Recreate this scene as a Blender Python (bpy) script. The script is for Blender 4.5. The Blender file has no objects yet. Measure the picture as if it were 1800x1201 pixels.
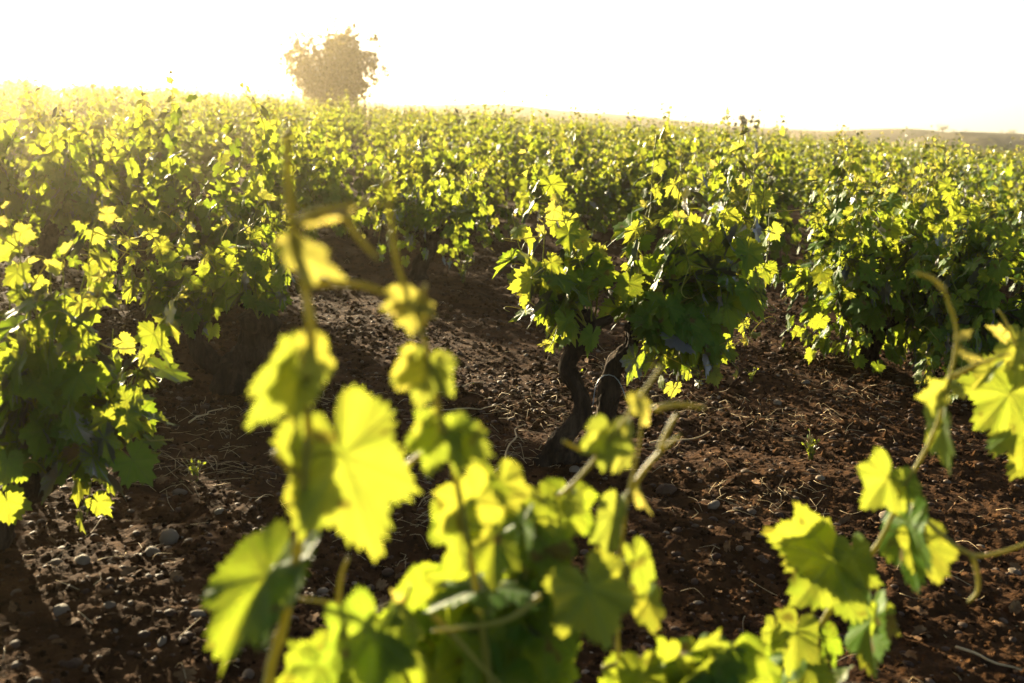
import bpy, bmesh, math, random
import numpy as np
from mathutils import Matrix, Vector

scene = bpy.context.scene
COL = scene.collection
R = math.radians

# ------------------------------------------------------------------ camera
CAM_H = 1.45
FPX = 1750.0                    # focal length in photograph pixels (1800 wide)
PITCH = math.atan((600.5 - 235) / FPX)
cam_d = bpy.data.cameras.new('camera')
cam_d.lens = 35.0
cam_d.sensor_width = 36.0
cam_d.clip_start = 0.05
cam_d.clip_end = 6000
cam_d.dof.use_dof = True
cam_d.dof.focus_distance = 4.7
cam_d.dof.aperture_fstop = 2.6
cam_d.dof.aperture_blades = 0
cam = bpy.data.objects.new('camera', cam_d)
cam.location = (0, 0, CAM_H)
cam.rotation_euler = (math.pi / 2 - PITCH, 0, 0)
COL.objects.link(cam)
scene.camera = cam

# ------------------------------------------------------------------ light
SUN_EL, SUN_AZ = 14.0, -33.0    # degrees; azimuth from the view direction, minus = left
world = bpy.data.worlds.new('World')
scene.world = world
world.use_nodes = True
wn = world.node_tree
wn.nodes.clear()
wo = wn.nodes.new('ShaderNodeOutputWorld')
wb = wn.nodes.new('ShaderNodeBackground')
ws = wn.nodes.new('ShaderNodeTexSky')
ws.sky_type = 'NISHITA'
ws.sun_disc = False
ws.sun_elevation = R(SUN_EL)
ws.sun_rotation = R(SUN_AZ)
ws.air_density = .4
ws.dust_density = .5
ws.ozone_density = 0.6
wm = wn.nodes.new('ShaderNodeMix')
wm.data_type = 'RGBA'; wm.blend_type = 'MULTIPLY'
wm.inputs['Factor'].default_value = 1.0
wm.inputs['B'].default_value = (1.0, 0.87, 0.69, 1)      # the photograph's warm white balance
wn.links.new(ws.outputs[0], wm.inputs['A'])
wn.links.new(wm.outputs['Result'], wb.inputs['Color'])
wb.inputs['Strength'].default_value = 0.075
wn.links.new(wb.outputs[0], wo.inputs['Surface'])

sun_d = bpy.data.lights.new('sun', 'SUN')
sun_d.energy = 5.0
sun_d.angle = R(0.6)
sun_d.color = (1.0, 0.85, 0.56)
sun = bpy.data.objects.new('sun', sun_d)
sd = Vector((math.sin(R(SUN_AZ)) * math.cos(R(SUN_EL)), math.cos(R(SUN_AZ)) * math.cos(R(SUN_EL)), math.sin(R(SUN_EL))))
sun.rotation_euler = sd.to_track_quat('Z', 'Y').to_euler()
sun.location = sd * 60
COL.objects.link(sun)

vs = scene.view_settings
scene.display_settings.display_device = 'sRGB'
vs.view_transform = 'Standard'
vs.look = 'None'
vs.exposure = 2.7
vs.gamma = 1.0
cy = scene.cycles
cy.max_bounces = 7
cy.diffuse_bounces = 4
cy.glossy_bounces = 2
cy.transmission_bounces = 5
cy.volume_bounces = 0
cy.use_denoising = True
cy.caustics_reflective = False
cy.caustics_refractive = False

# ------------------------------------------------------------------ maths
CAM = np.array([0, 0, CAM_H])
_cp, _sp = math.cos(PITCH), math.sin(PITCH)


def ray(px, py):
    u, v = (px - 900.0) / FPX, (600.5 - py) / FPX
    return np.array([u, _cp + v * _sp, -_sp + v * _cp])


def at(px, py, d):
    """The point at world depth y = d seen at photograph pixel (px, py)."""
    r = ray(px, py)
    return CAM + r * (d / r[1])


_n = np.cross(ray(0, 132), ray(1800, 264))
PA, PB = -_n[0] / _n[2], -_n[1] / _n[2]          # field plane z = PA x + PB y


def ground_px(px, py):
    r = ray(px, py)
    t = CAM_H / (PA * r[0] + PB * r[1] - r[2])
    return CAM + r * t


def _hash(ix, iy, s):
    h = (ix.astype(np.int64) * 374761393 + iy.astype(np.int64) * 668265263 + s * 982451653) & 0xffffffff
    h = ((h ^ (h >> 13)) * 1274126177) & 0xffffffff
    return ((h ^ (h >> 16)) & 0xffff) / 65535.0


def vnoise(x, y, s=0):
    ix, iy = np.floor(x), np.floor(y)
    fx, fy = x - ix, y - iy
    fx = fx * fx * (3 - 2 * fx); fy = fy * fy * (3 - 2 * fy)
    a = _hash(ix, iy, s); b = _hash(ix + 1, iy, s); c = _hash(ix, iy + 1, s); d = _hash(ix + 1, iy + 1, s)
    return a + (b - a) * fx + (c - a) * fy + (a - b - c + d) * fx * fy


def worley(x, y, s=0):
    ix, iy = np.floor(x), np.floor(y)
    best = np.full(x.shape, 9.0)
    for dx in (-1, 0, 1):
        for dy in (-1, 0, 1):
            cx, cy_ = ix + dx, iy + dy
            px = cx + _hash(cx, cy_, s + 1); py = cy_ + _hash(cx, cy_, s + 2)
            best = np.minimum(best, (px - x) ** 2 + (py - y) ** 2)
    return np.sqrt(best)


def clods(x, y, r):
    """Tilled stony soil: slow waves, shallow furrows, lumps and crumbs."""
    near = np.clip(1.5 - r / 26.0, 0, 1)
    h = (vnoise(x * .7, y * .7, 3) - .5) * .10
    h += (vnoise(x * 2.3, y * 2.3, 5) - .5) * .055
    h += .012 * np.sin((y + .22 * x) * 7.5 + 2.5 * vnoise(x, y, 9))
    w = np.clip(vnoise(x * 1.6, y * 1.6, 21) * 1.5 - .1, .25, 1)
    h += near * w * .024 * (.6 - np.minimum(worley(x * 9, y * 9, 11), 1))
    h += near * .010 * (.6 - np.minimum(worley(x * 22, y * 22, 31), 1))
    h += near * (vnoise(x * 70, y * 70, 41) - .5) * .009
    return h


def ground_h(x, y):
    x = np.asarray(x, float); y = np.asarray(y, float)
    r = np.hypot(x, y)
    z = PA * x + PB * y
    t = np.clip((r - 66) / 70.0, 0, 1)
    t = t * t * (3 - 2 * t)
    z = z * (1 - t) + -9.0 * t
    return z + clods(x, y, r) * np.clip((75 - r) / 10, 0, 1)


def gz(x, y):
    return float(ground_h(np.array([x]), np.array([y]))[0])


# ------------------------------------------------------------------ mesh helpers
class MB:
    def __init__(s):
        s.v, s.f, s.lc, s.uv, s.n = [], [], [], [], 0

    def add(s, v, f, tint=.5, age=0., uv=None):
        v = np.asarray(v, float); f = np.asarray(f, np.int64)
        s.v.append(v); s.f.append(f + s.n); s.n += len(v)
        lc = np.zeros((len(v), 3)); lc[:, 0] = tint; lc[:, 1] = age
        s.lc.append(lc)
        s.uv.append(np.zeros((len(v), 3)) if uv is None else uv)

    def arrays(s):
        return np.concatenate(s.v), np.concatenate(s.f), np.concatenate(s.lc), np.concatenate(s.uv)

    def mesh(s, name, mat, smooth=True):
        v, f, lc, uv = s.arrays()
        return mesh_from(name, v, f, lc, uv, mat, smooth)

    def build(s, name, mat, parent=None, smooth=True):
        o = bpy.data.objects.new(name, s.mesh(name, mat, smooth))
        COL.objects.link(o)
        if parent is not None:
            o.parent = parent
        return o


def mesh_from(name, v, f, lc, uv, mat, smooth=True):
    me = bpy.data.meshes.new(name)
    me.vertices.add(len(v)); me.vertices.foreach_set('co', v.astype(np.float32).ravel())
    k = f.shape[1]
    me.loops.add(f.size); me.loops.foreach_set('vertex_index', f.astype(np.int32).ravel())
    me.polygons.add(len(f))
    me.polygons.foreach_set('loop_start', np.arange(0, f.size, k, dtype=np.int32))
    me.polygons.foreach_set('loop_total', np.full(len(f), k, np.int32))
    me.polygons.foreach_set('use_smooth', np.full(len(f), smooth, bool))
    for nm, arr in (('lc', lc), ('luv', uv)):
        if arr is not None:
            a = me.attributes.new(nm, 'FLOAT_VECTOR', 'POINT')
            a.data.foreach_set('vector', arr.astype(np.float32).ravel())
    me.materials.append(mat)
    me.update(calc_edges=True)
    return me


def unit(a):
    a = np.asarray(a, float)
    return a / max(np.linalg.norm(a), 1e-9)


def smooth_line(pts, step):
    """Catmull-Rom through pts, about one point per step metres."""
    p = np.asarray(pts, float)
    if len(p) == 2:
        n = max(2, int(np.linalg.norm(p[1] - p[0]) / step) + 1)
        t = np.linspace(0, 1, n)[:, None]
        return p[0] * (1 - t) + p[1] * t
    q = np.vstack([2 * p[0] - p[1], p, 2 * p[-1] - p[-2]])
    out = []
    for i in range(1, len(q) - 2):
        n = max(1, int(np.linalg.norm(q[i + 1] - q[i]) / step))
        t = (np.arange(n) / n)[:, None]
        a, b, c, d = q[i - 1], q[i], q[i + 1], q[i + 2]
        out.append(.5 * (2 * b + (c - a) * t + (2 * a - 5 * b + 4 * c - d) * t ** 2 + (3 * b - a - 3 * c + d) * t ** 3))
    out.append(p[-1:])
    return np.vstack(out)


def tube(mb, line, r0, r1, sides=6, rough=0., rng=None, tint=.5, age=0., lump=None):
    L = np.asarray(line, float)
    n = len(L)
    T = np.gradient(L, axis=0)
    T /= np.maximum(np.linalg.norm(T, axis=1), 1e-9)[:, None]
    ref = np.array([1., 0, 0]) if abs(T[0][0]) < .8 else np.array([0, 1., 0])
    A = np.zeros_like(L)
    a = ref
    for i in range(n):
        a = unit(a - T[i] * np.dot(a, T[i]))
        A[i] = a
    B = np.cross(T, A)
    rad = np.linspace(r0, r1, n) if lump is None else np.interp(np.linspace(0, 1, n), np.linspace(0, 1, len(lump)), lump)
    th = np.arange(sides) / sides * 2 * math.pi
    rr = np.repeat(rad[:, None], sides, 1)
    if rough and rng is not None:
        ph = rng.uniform(0, 6.28, 4)
        z = np.linspace(0, n * .5, n)[:, None]
        rr = rr * (1 + rough * (np.sin(th * 3 + ph[0] + z * .45) * .5 + np.sin(th * 5 - z * .7 + ph[1]) * .4 + .5 * np.sin(z * 1.1 + ph[2]))
                   + rough * rng.normal(0, .25, rr.shape)
                   + (rough * .9 * (np.abs(np.sin(th * 4.5 + ph[3] + .35 * np.sin(z * .5))) ** 3 * np.sin(z * .33 + th * 2)) if sides > 18 else 0))
    V = L[:, None, :] + rr[:, :, None] * (np.cos(th)[None, :, None] * A[:, None, :] + np.sin(th)[None, :, None] * B[:, None, :])
    V = V.reshape(-1, 3)
    F = []
    for i in range(n - 1):
        for k in range(sides):
            k2 = (k + 1) % sides
            p, q, r_, s_ = i * sides + k, i * sides + k2, (i + 1) * sides + k2, (i + 1) * sides + k
            F.append((p, q, r_)); F.append((p, r_, s_))
    V = np.vstack([V, L[0] - T[0] * rad[0] * .5, L[-1] + T[-1] * rad[-1] * .7])
    e0, e1 = n * sides, n * sides + 1
    for k in range(sides):
        k2 = (k + 1) % sides
        F.append((k2, k, e0)); F.append(((n - 1) * sides + k, (n - 1) * sides + k2, e1))
    uv = np.zeros((len(V), 3)); uv[:, 0] = 9.0
    mb.add(V, F, tint, age, uv)


# ------------------------------------------------------------------ vine leaves
_LA = np.array([0, 10, 20, 30, 42, 53, 64, 76, 86, 100, 113, 128, 145, 160, 171, 178.])
_LR = np.array([1.0, .90, .79, .67, .80, .90, .82, .70, .58, .68, .74, .69, .63, .55, .40, .06])


def leaf_template(n, teeth, rings, seed):
    """Five-lobed toothed leaf, petiole junction at the origin, tip at +Y, face +Z."""
    g = np.random.default_rng(seed)
    a = np.linspace(-178, 178, n)
    jit = 1 + g.uniform(-.10, .10, len(_LR)); jit2 = 1 + g.uniform(-.10, .10, len(_LR))
    r = np.where(a >= 0, np.interp(np.abs(a), _LA, _LR * jit), np.interp(np.abs(a), _LA, _LR * jit2))
    if teeth:
        z = np.where(np.arange(n) % 2 == 0, 1, -1) * teeth * g.uniform(.5, 1.5, n)
        r = r * (1 + z * np.clip((176 - np.abs(a)) / 30, 0, 1))
    t = np.radians(a)
    ox, oy = np.sin(t) * r * .95, np.cos(t) * r
    V = [(0, 0)]
    for q in rings:
        V += list(zip(ox * q, oy * q))
    V = np.array(V)
    F = []
    for k in range(n - 1):
        F.append((0, k + 2, k + 1))
        for i in range(len(rings) - 1):
            b, c = 1 + i * n + k, 1 + (i + 1) * n + k
            F.append((b, b + 1, c + 1)); F.append((b, c + 1, c))
    return V, np.array(F)


LOD = {
    'close': [leaf_template(91, .060, (.35, .7, 1.0), 100 + i) for i in range(6)],
    'hero': [leaf_template(45, .085, (.55, 1.0), 200 + i) for i in range(6)],
    'mid': [leaf_template(23, .08, (1.0,), 300 + i) for i in range(6)],
    'far': [leaf_template(10, 0, (1.0,), 400 + i) for i in range(4)],
}


def add_leaf(mb, g, lod, p, axis, normal, size, tint, age, cup=None, fold=None, width=1.0, wave=None, variant=None):
    V2, F = LOD[lod][g.integers(len(LOD[lod])) if variant is None else variant % len(LOD[lod])]
    Y = unit(axis)
    Z = np.asarray(normal, float); Z = unit(Z - Y * np.dot(Z, Y))
    X = np.cross(Y, Z)
    x, y = V2[:, 0] * width, V2[:, 1]
    rr = np.hypot(x, y); th = np.arctan2(x, y)
    cup = g.uniform(-.1, .5) if cup is None else cup
    fold = g.uniform(-.15, .45) if fold is None else fold
    wave = g.uniform(.03, .11) if wave is None else wave
    ph = g.uniform(0, 6.28)
    z = -cup * .45 * rr ** 2 + fold * np.abs(x) * .8 + wave * rr * np.sin(5 * th + ph) + wave * .6 * rr ** 2 * np.sin(11 * th + ph * 2)
    # lateral foreshortening so that folded leaves do not grow
    x = x * (1 - .25 * abs(fold))
    W = np.asarray(p) + size * (x[:, None] * X + y[:, None] * Y + z[:, None] * Z)
    uv = np.column_stack([V2[:, 0], V2[:, 1], np.zeros(len(V2))])
    mb.add(W, F, tint, age, uv)


# ------------------------------------------------------------------ materials
def new_mat(name):
    m = bpy.data.materials.new(name)
    m.use_nodes = True
    m.node_tree.nodes.clear()
    return m, m.node_tree


def N(t, kind, **kw):
    n = t.nodes.new(kind)
    for k, v in kw.items():
        setattr(n, k, v)
    return n


def math_(t, op, a, b=None, clamp=False):
    n = t.nodes.new('ShaderNodeMath'); n.operation = op; n.use_clamp = clamp
    for i, x in enumerate((a, b)):
        if x is None:
            continue
        if isinstance(x, (int, float)):
            n.inputs[i].default_value = x
        else:
            t.links.new(x, n.inputs[i])
    return n.outputs[0]


def mixc(t, f, a, b, mode='MIX'):
    n = t.nodes.new('ShaderNodeMix'); n.data_type = 'RGBA'; n.blend_type = mode
    for key, x in (('Factor', f), ('A', a), ('B', b)):
        s = n.inputs[key] if key == 'Factor' else [i for i in n.inputs if i.name == key and i.type == 'RGBA'][0]
        if isinstance(x, (int, float)):
            s.default_value = x
        elif isinstance(x, tuple):
            s.default_value = (*x, 1)
        else:
            t.links.new(x, s)
    return [o for o in n.outputs if o.type == 'RGBA'][0]


def leaf_material(name, old_d, new_d, old_t, new_t, young_d, young_t, gloss=.9):
    m, t = new_mat(name)
    out = N(t, 'ShaderNodeOutputMaterial')
    lc = N(t, 'ShaderNodeAttribute', attribute_name='lc')
    sx = N(t, 'ShaderNodeSeparateXYZ'); t.links.new(lc.outputs['Vector'], sx.inputs[0])
    tint, age = sx.outputs[0], sx.outputs[1]
    uv = N(t, 'ShaderNodeAttribute', attribute_name='luv')
    su = N(t, 'ShaderNodeSeparateXYZ'); t.links.new(uv.outputs['Vector'], su.inputs[0])
    ang = math_(t, 'ARCTAN2', su.outputs[0], su.outputs[1])
    rad = math_(t, 'SQRT', math_(t, 'ADD', math_(t, 'MULTIPLY', su.outputs[0], su.outputs[0]), math_(t, 'MULTIPLY', su.outputs[1], su.outputs[1])))
    dist = math_(t, 'MULTIPLY', math_(t, 'PINGPONG', math_(t, 'ABSOLUTE', ang), R(27.5)), rad)
    vein = math_(t, 'SUBTRACT', 1.0, math_(t, 'DIVIDE', dist, .03), clamp=True)
    # side veins: fine ribs running out from each main vein
    side = math_(t, 'PINGPONG', math_(t, 'ADD', rad, math_(t, 'MULTIPLY', dist, -.9)), .075)
    sv = math_(t, 'MULTIPLY', math_(t, 'SUBTRACT', 1.0, math_(t, 'DIVIDE', side, .014), clamp=True), .55)
    vein = math_(t, 'MAXIMUM', vein, sv)
    no = N(t, 'ShaderNodeTexNoise'); no.inputs['Scale'].default_value = 35; no.inputs['Detail'].default_value = 3
    co = N(t, 'ShaderNodeTexCoord'); t.links.new(co.outputs['Object'], no.inputs['Vector'])
    blot = math_(t, 'MULTIPLY', math_(t, 'SUBTRACT', no.outputs[0], .5), 1.3)
    tn = math_(t, 'ADD', tint, blot, clamp=True)
    dcol = mixc(t, age, mixc(t, tn, old_d, new_d), young_d)
    tcol = mixc(t, age, mixc(t, tn, old_t, new_t), young_t)
    dcol = mixc(t, math_(t, 'MULTIPLY', vein, .5), dcol, (.10, .13, .035))
    tcol = mixc(t, math_(t, 'MULTIPLY', vein, .85), tcol, (.085, .095, .007))
    n3 = N(t, 'ShaderNodeTexNoise'); n3.inputs['Scale'].default_value = 22; n3.inputs['Detail'].default_value = 2
    t.links.new(co.outputs['Object'], n3.inputs['Vector'])
    spot = math_(t, 'MULTIPLY', math_(t, 'SUBTRACT', n3.outputs[0], .635), 14.0, clamp=True)
    dcol = mixc(t, spot, dcol, (.07, .045, .014)); tcol = mixc(t, math_(t, 'MULTIPLY', spot, .75), tcol, (.050, .038, .004))
    geo = N(t, 'ShaderNodeNewGeometry')
    dcol = mixc(t, math_(t, 'MULTIPLY', geo.outputs['Backfacing'], .35), dcol, (.060, .105, .022))   # paler underside
    di = N(t, 'ShaderNodeBsdfDiffuse'); t.links.new(dcol, di.inputs['Color'])
    tr = N(t, 'ShaderNodeBsdfTranslucent'); t.links.new(tcol, tr.inputs['Color'])
    ad = N(t, 'ShaderNodeAddShader'); t.links.new(di.outputs[0], ad.inputs[0]); t.links.new(tr.outputs[0], ad.inputs[1])
    gl = N(t, 'ShaderNodeBsdfGlossy'); gl.inputs['Roughness'].default_value = .5
    gl.inputs['Color'].default_value = (gloss, gloss, gloss, 1)
    fr = N(t, 'ShaderNodeFresnel'); fr.inputs['IOR'].default_value = 1.28
    bu = N(t, 'ShaderNodeBump'); bu.inputs['Strength'].default_value = .35; bu.inputs['Distance'].default_value = .004
    t.links.new(math_(t, 'SUBTRACT', no.outputs[0], math_(t, 'MULTIPLY', vein, .6)), bu.inputs['Height'])
    for b in (di, tr, gl, fr):
        t.links.new(bu.outputs[0], b.inputs['Normal'])
    mx = N(t, 'ShaderNodeMixShader')
    t.links.new(fr.outputs[0], mx.inputs[0]); t.links.new(ad.outputs[0], mx.inputs[1]); t.links.new(gl.outputs[0], mx.inputs[2])
    t.links.new(mx.outputs[0], out.inputs['Surface'])
    return m


M_LEAF = leaf_material('vine leaf', (.017, .044, .005), (.034, .074, .008), (.115, .168, .009), (.180, .178, .014), (.09, .085, .024), (.24, .20, .040), .22)
M_TREE = leaf_material('almond leaf', (.050, .050, .014), (.075, .070, .020), (.03, .022, .004), (.07, .05, .008), (.05, .035, .01), (.09, .06, .01), .4)


def rough_material(name, cols, scale, bump, bscale, rough=.9, spec=.2, stretch=(1, 1, 1), coords='Object', attr=False):
    m, t = new_mat(name)
    out = N(t, 'ShaderNodeOutputMaterial')
    bs = N(t, 'ShaderNodeBsdfPrincipled')
    co = N(t, 'ShaderNodeTexCoord')
    mp = N(t, 'ShaderNodeMapping'); mp.inputs['Scale'].default_value = stretch
    t.links.new(co.outputs[coords], mp.inputs['Vector'])
    n1 = N(t, 'ShaderNodeTexNoise'); n1.inputs['Scale'].default_value = scale; n1.inputs['Detail'].default_value = 6; n1.inputs['Roughness'].default_value = .65
    n2 = N(t, 'ShaderNodeTexNoise'); n2.inputs['Scale'].default_value = bscale; n2.inputs['Detail'].default_value = 5
    for n in (n1, n2):
        t.links.new(mp.outputs[0], n.inputs['Vector'])
    rp = N(t, 'ShaderNodeValToRGB')
    e = rp.color_ramp.elements
    e[0].position = .3; e[0].color = (*cols[0], 1); e[1].position = .7; e[1].color = (*cols[-1], 1)
    for i, c in enumerate(cols[1:-1]):
        x = e.new(.3 + .4 * (i + 1) / (len(cols) - 1)); x.color = (*c, 1)
    if attr:
        lc = N(t, 'ShaderNodeAttribute', attribute_name='lc')
        sx = N(t, 'ShaderNodeSeparateXYZ'); t.links.new(lc.outputs['Vector'], sx.inputs[0])
        f = math_(t, 'ADD', math_(t, 'MULTIPLY', sx.outputs[0], .8), math_(t, 'MULTIPLY', n1.outputs[0], .2))
        t.links.new(f, rp.inputs[0])
    else:
        t.links.new(n1.outputs[0], rp.inputs[0])
    t.links.new(rp.outputs[0], bs.inputs['Base Color'])
    bu = N(t, 'ShaderNodeBump'); bu.inputs['Strength'].default_value = 1.0; bu.inputs['Distance'].default_value = bump
    t.links.new(n2.outputs[0], bu.inputs['Height']); t.links.new(bu.outputs[0], bs.inputs['Normal'])
    bs.inputs['Roughness'].default_value = rough
    bs.inputs['Specular IOR Level'].default_value = spec
    t.links.new(bs.outputs[0], out.inputs['Surface'])
    return m


M_SOIL = rough_material('tilled red soil', [(.016, .0070, .0024), (.039, .0170, .0057), (.075, .035, .0125)], 9, .008, 60, 1.0, .05)
M_BARK = rough_material('vine bark', [(.007, .0048, .003), (.021, .014, .009), (.062, .042, .026)], 18, .03, 30, 1.0, .1, stretch=(1, 1, .16))
M_STONE = rough_material('river stone', [(.036, .017, .008), (.058, .031, .016), (.082, .052, .030), (.14, .105, .070)], 26, .002, 90, .75, .2, attr=True)
M_CRUMB = rough_material('soil crumb', [(.016, .0070, .0024), (.039, .0170, .0057), (.075, .035, .0125)], 30, .006, 120, 1.0, .04, attr=True)
M_STRAW = rough_material('dry straw', [(.30, .21, .10), (.45, .34, .18)], 30, .0005, 100, .7, .3)
M_HILL = rough_material('dry hill', [(.20, .15, .08), (.28, .21, .11), (.15, .14, .06)], .012, .3, .5)
M_SLOPE = rough_material('scrub hill', [(.09, .075, .035), (.14, .11, .05), (.07, .07, .03)], .05, .3, .5)
M_WIRE = rough_material('grey plastic tie', [(.16, .18, .19), (.24, .26, .27)], 30, .0002, 100, .4, .5)
M_TWOOD = rough_material('almond bark', [(.04, .03, .02), (.09, .07, .05)], 12, .01, 30)


def stem_material():
    m, t = new_mat('green shoot')
    out = N(t, 'ShaderNodeOutputMaterial')
    no = N(t, 'ShaderNodeTexNoise'); no.inputs['Scale'].default_value = 9
    co = N(t, 'ShaderNodeTexCoord'); t.links.new(co.outputs['Object'], no.inputs['Vector'])
    lc = N(t, 'ShaderNodeAttribute', attribute_name='lc')
    sx = N(t, 'ShaderNodeSeparateXYZ'); t.links.new(lc.outputs['Vector'], sx.inputs[0])
    d = mixc(t, no.outputs[0], (.085, .105, .012), (.13, .115, .02))
    d = mixc(t, sx.outputs[1], d, (.17, .16, .03))
    tc = mixc(t, sx.outputs[1], (.10, .115, .005), (.24, .20, .014))
    di = N(t, 'ShaderNodeBsdfDiffuse'); t.links.new(d, di.inputs['Color'])
    tr = N(t, 'ShaderNodeBsdfTranslucent'); t.links.new(tc, tr.inputs['Color'])
    ad = N(t, 'ShaderNodeAddShader'); t.links.new(di.outputs[0], ad.inputs[0]); t.links.new(tr.outputs[0], ad.inputs[1])
    gl = N(t, 'ShaderNodeBsdfGlossy'); gl.inputs['Roughness'].default_value = .45; gl.inputs['Color'].default_value = (.3, .3, .3, 1)
    fr = N(t, 'ShaderNodeFresnel'); fr.inputs['IOR'].default_value = 1.4
    mx = N(t, 'ShaderNodeMixShader')
    t.links.new(fr.outputs[0], mx.inputs[0]); t.links.new(ad.outputs[0], mx.inputs[1]); t.links.new(gl.outputs[0], mx.inputs[2])
    t.links.new(mx.outputs[0], out.inputs['Surface'])
    return m


M_STEM = stem_material()


# ------------------------------------------------------------------ tagging
def tag(o, label=None, cat=None, group=None, kind=None):
    if label: o['label'] = label
    if cat: o['category'] = cat
    if group: o['group'] = group
    if kind: o['kind'] = kind
    return o


def empty(name, loc, rz=0.):
    o = bpy.data.objects.new(name, None)
    o.location = loc; o.rotation_euler = (0, 0, rz)
    o.empty_display_size = .2
    COL.objects.link(o)
    return o


def copy_tree(o, parent=None):
    c = o.copy(); COL.objects.link(c)
    if parent is not None:
        c.parent = parent
    for ch in list(o.children):
        copy_tree(ch, c)
    return c


# ------------------------------------------------------------------ setting: ground
def build_ground():
    ang = np.concatenate([np.linspace(-math.pi, -.66, 46)[:-1], np.linspace(-.66, .66, 600), np.linspace(.66, math.pi, 46)[1:-1]])
    rad = np.concatenate([np.geomspace(.08, 1.5, 26)[:-1], np.geomspace(1.5, 14, 600)[:-1], np.geomspace(14, 80, 150)[:-1], np.geomspace(80, 600, 40)])
    A, Q = np.meshgrid(ang, rad)
    x, y = np.sin(A) * Q, np.cos(A) * Q
    z = ground_h(x, y)
    V = np.column_stack([x.ravel(), y.ravel(), z.ravel()])
    na, nr = len(ang), len(rad)
    i, k = np.meshgrid(np.arange(nr - 1), np.arange(na), indexing='ij')
    k2 = (k + 1) % na
    F = np.stack([i * na + k, (i + 1) * na + k, (i + 1) * na + k2, i * na + k2], -1).reshape(-1, 4)
    me = mesh_from('ground', V, F, None, None, M_SOIL)
    o = bpy.data.objects.new('ground', me)
    COL.objects.link(o)
    tag(o, kind='structure')


build_ground()


def build_hill(name, profile, D, depth, mat, seed, base=-9.5):
    """A ridge at distance D whose crest follows the profile (pixels), rising from the plain."""
    px = np.array([p[0] for p in profile], float); py = np.array([p[1] for p in profile], float)
    xs = np.linspace(px[0], px[-1], 160)
    ys = np.interp(xs, px, py)
    k = np.ones(7) / 7
    ys = np.convolve(np.pad(ys, 3, 'edge'), k, 'valid')
    ts = np.linspace(-1, 1, 26)
    V = []
    for j, tt in enumerate(ts):
        prof = math.cos(tt * math.pi / 2) ** 1.3 if abs(tt) < 1 else 0
        for X, Yp in zip(xs, ys):
            p = at(X, Yp, D)
            yy = D + tt * depth
            h = base + (p[2] - base) * prof
            h += prof * (1 - prof) * 6 * (float(vnoise(np.array([X * .02 + seed]), np.array([tt * 3.0]), seed)[0]) - .5) * D / 500
            V.append((p[0] * yy / D if False else p[0], yy, h))
    n = len(xs)
    F = [(j * n + i, j * n + i + 1, (j + 1) * n + i + 1, (j + 1) * n + i) for j in range(len(ts) - 1) for i in range(n - 1)]
    me = mesh_from(name, np.array(V), np.array(F), None, None, mat)
    o = bpy.data.objects.new(name, me); COL.objects.link(o)
    tag(o, kind='structure')
    return xs, ys


HILL_FAR = [(-260, 230), (-60, 190), (120, 152), (200, 141), (250, 136), (310, 133), (400, 139), (450, 147), (520, 158), (600, 171), (760, 190), (900, 215)]
HILL_MID = [(560, 230), (680, 184), (840, 183), (900, 184), (960, 191), (1000, 196), (1100, 202), (1170, 209), (1280, 221), (1400, 228), (1520, 234), (1650, 250)]
HILL_FIELD = [(1250, 252), (1380, 235), (1480, 229), (1570, 226), (1600, 226), (1640, 230), (1720, 238), (1900, 246), (2100, 262)]
HILL_NEAR = [(1560, 262), (1620, 242), (1665, 233), (1690, 231), (1740, 233), (1780, 234), (1820, 238), (1950, 243), (2150, 262)]
build_hill('hill', HILL_FAR, 430, 110, M_HILL, 1)
build_hill('hill', HILL_MID, 360, 80, M_HILL, 2)
build_hill('hill', HILL_FIELD, 270, 55, M_HILL, 3)
build_hill('hill', HILL_NEAR, 190, 40, M_SLOPE, 4)

# ------------------------------------------------------------------ vines
def perp_basis(d):
    d = unit(d)
    a = unit(np.cross(d, (0, 0, 1)) if abs(d[2]) < .95 else np.cross(d, (0, 1, 0)))
    return d, a, np.cross(d, a)


def tendril(g, p, d, length, curl):
    """A curling line that starts straight and winds up at its end."""
    d, a, b = perp_basis(d)
    n = 18
    pts = [np.asarray(p, float)]
    ang = 0
    for i in range(n):
        s = i / n
        ang += curl * (s ** 2) * .9
        pts.append(pts[-1] + length / n * unit(d * math.cos(ang) + a * math.sin(ang) + b * .15 * math.sin(i * .5)))
    return np.array(pts)


SUNV = np.array(sd)      # leaves turn their faces to the light


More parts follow.
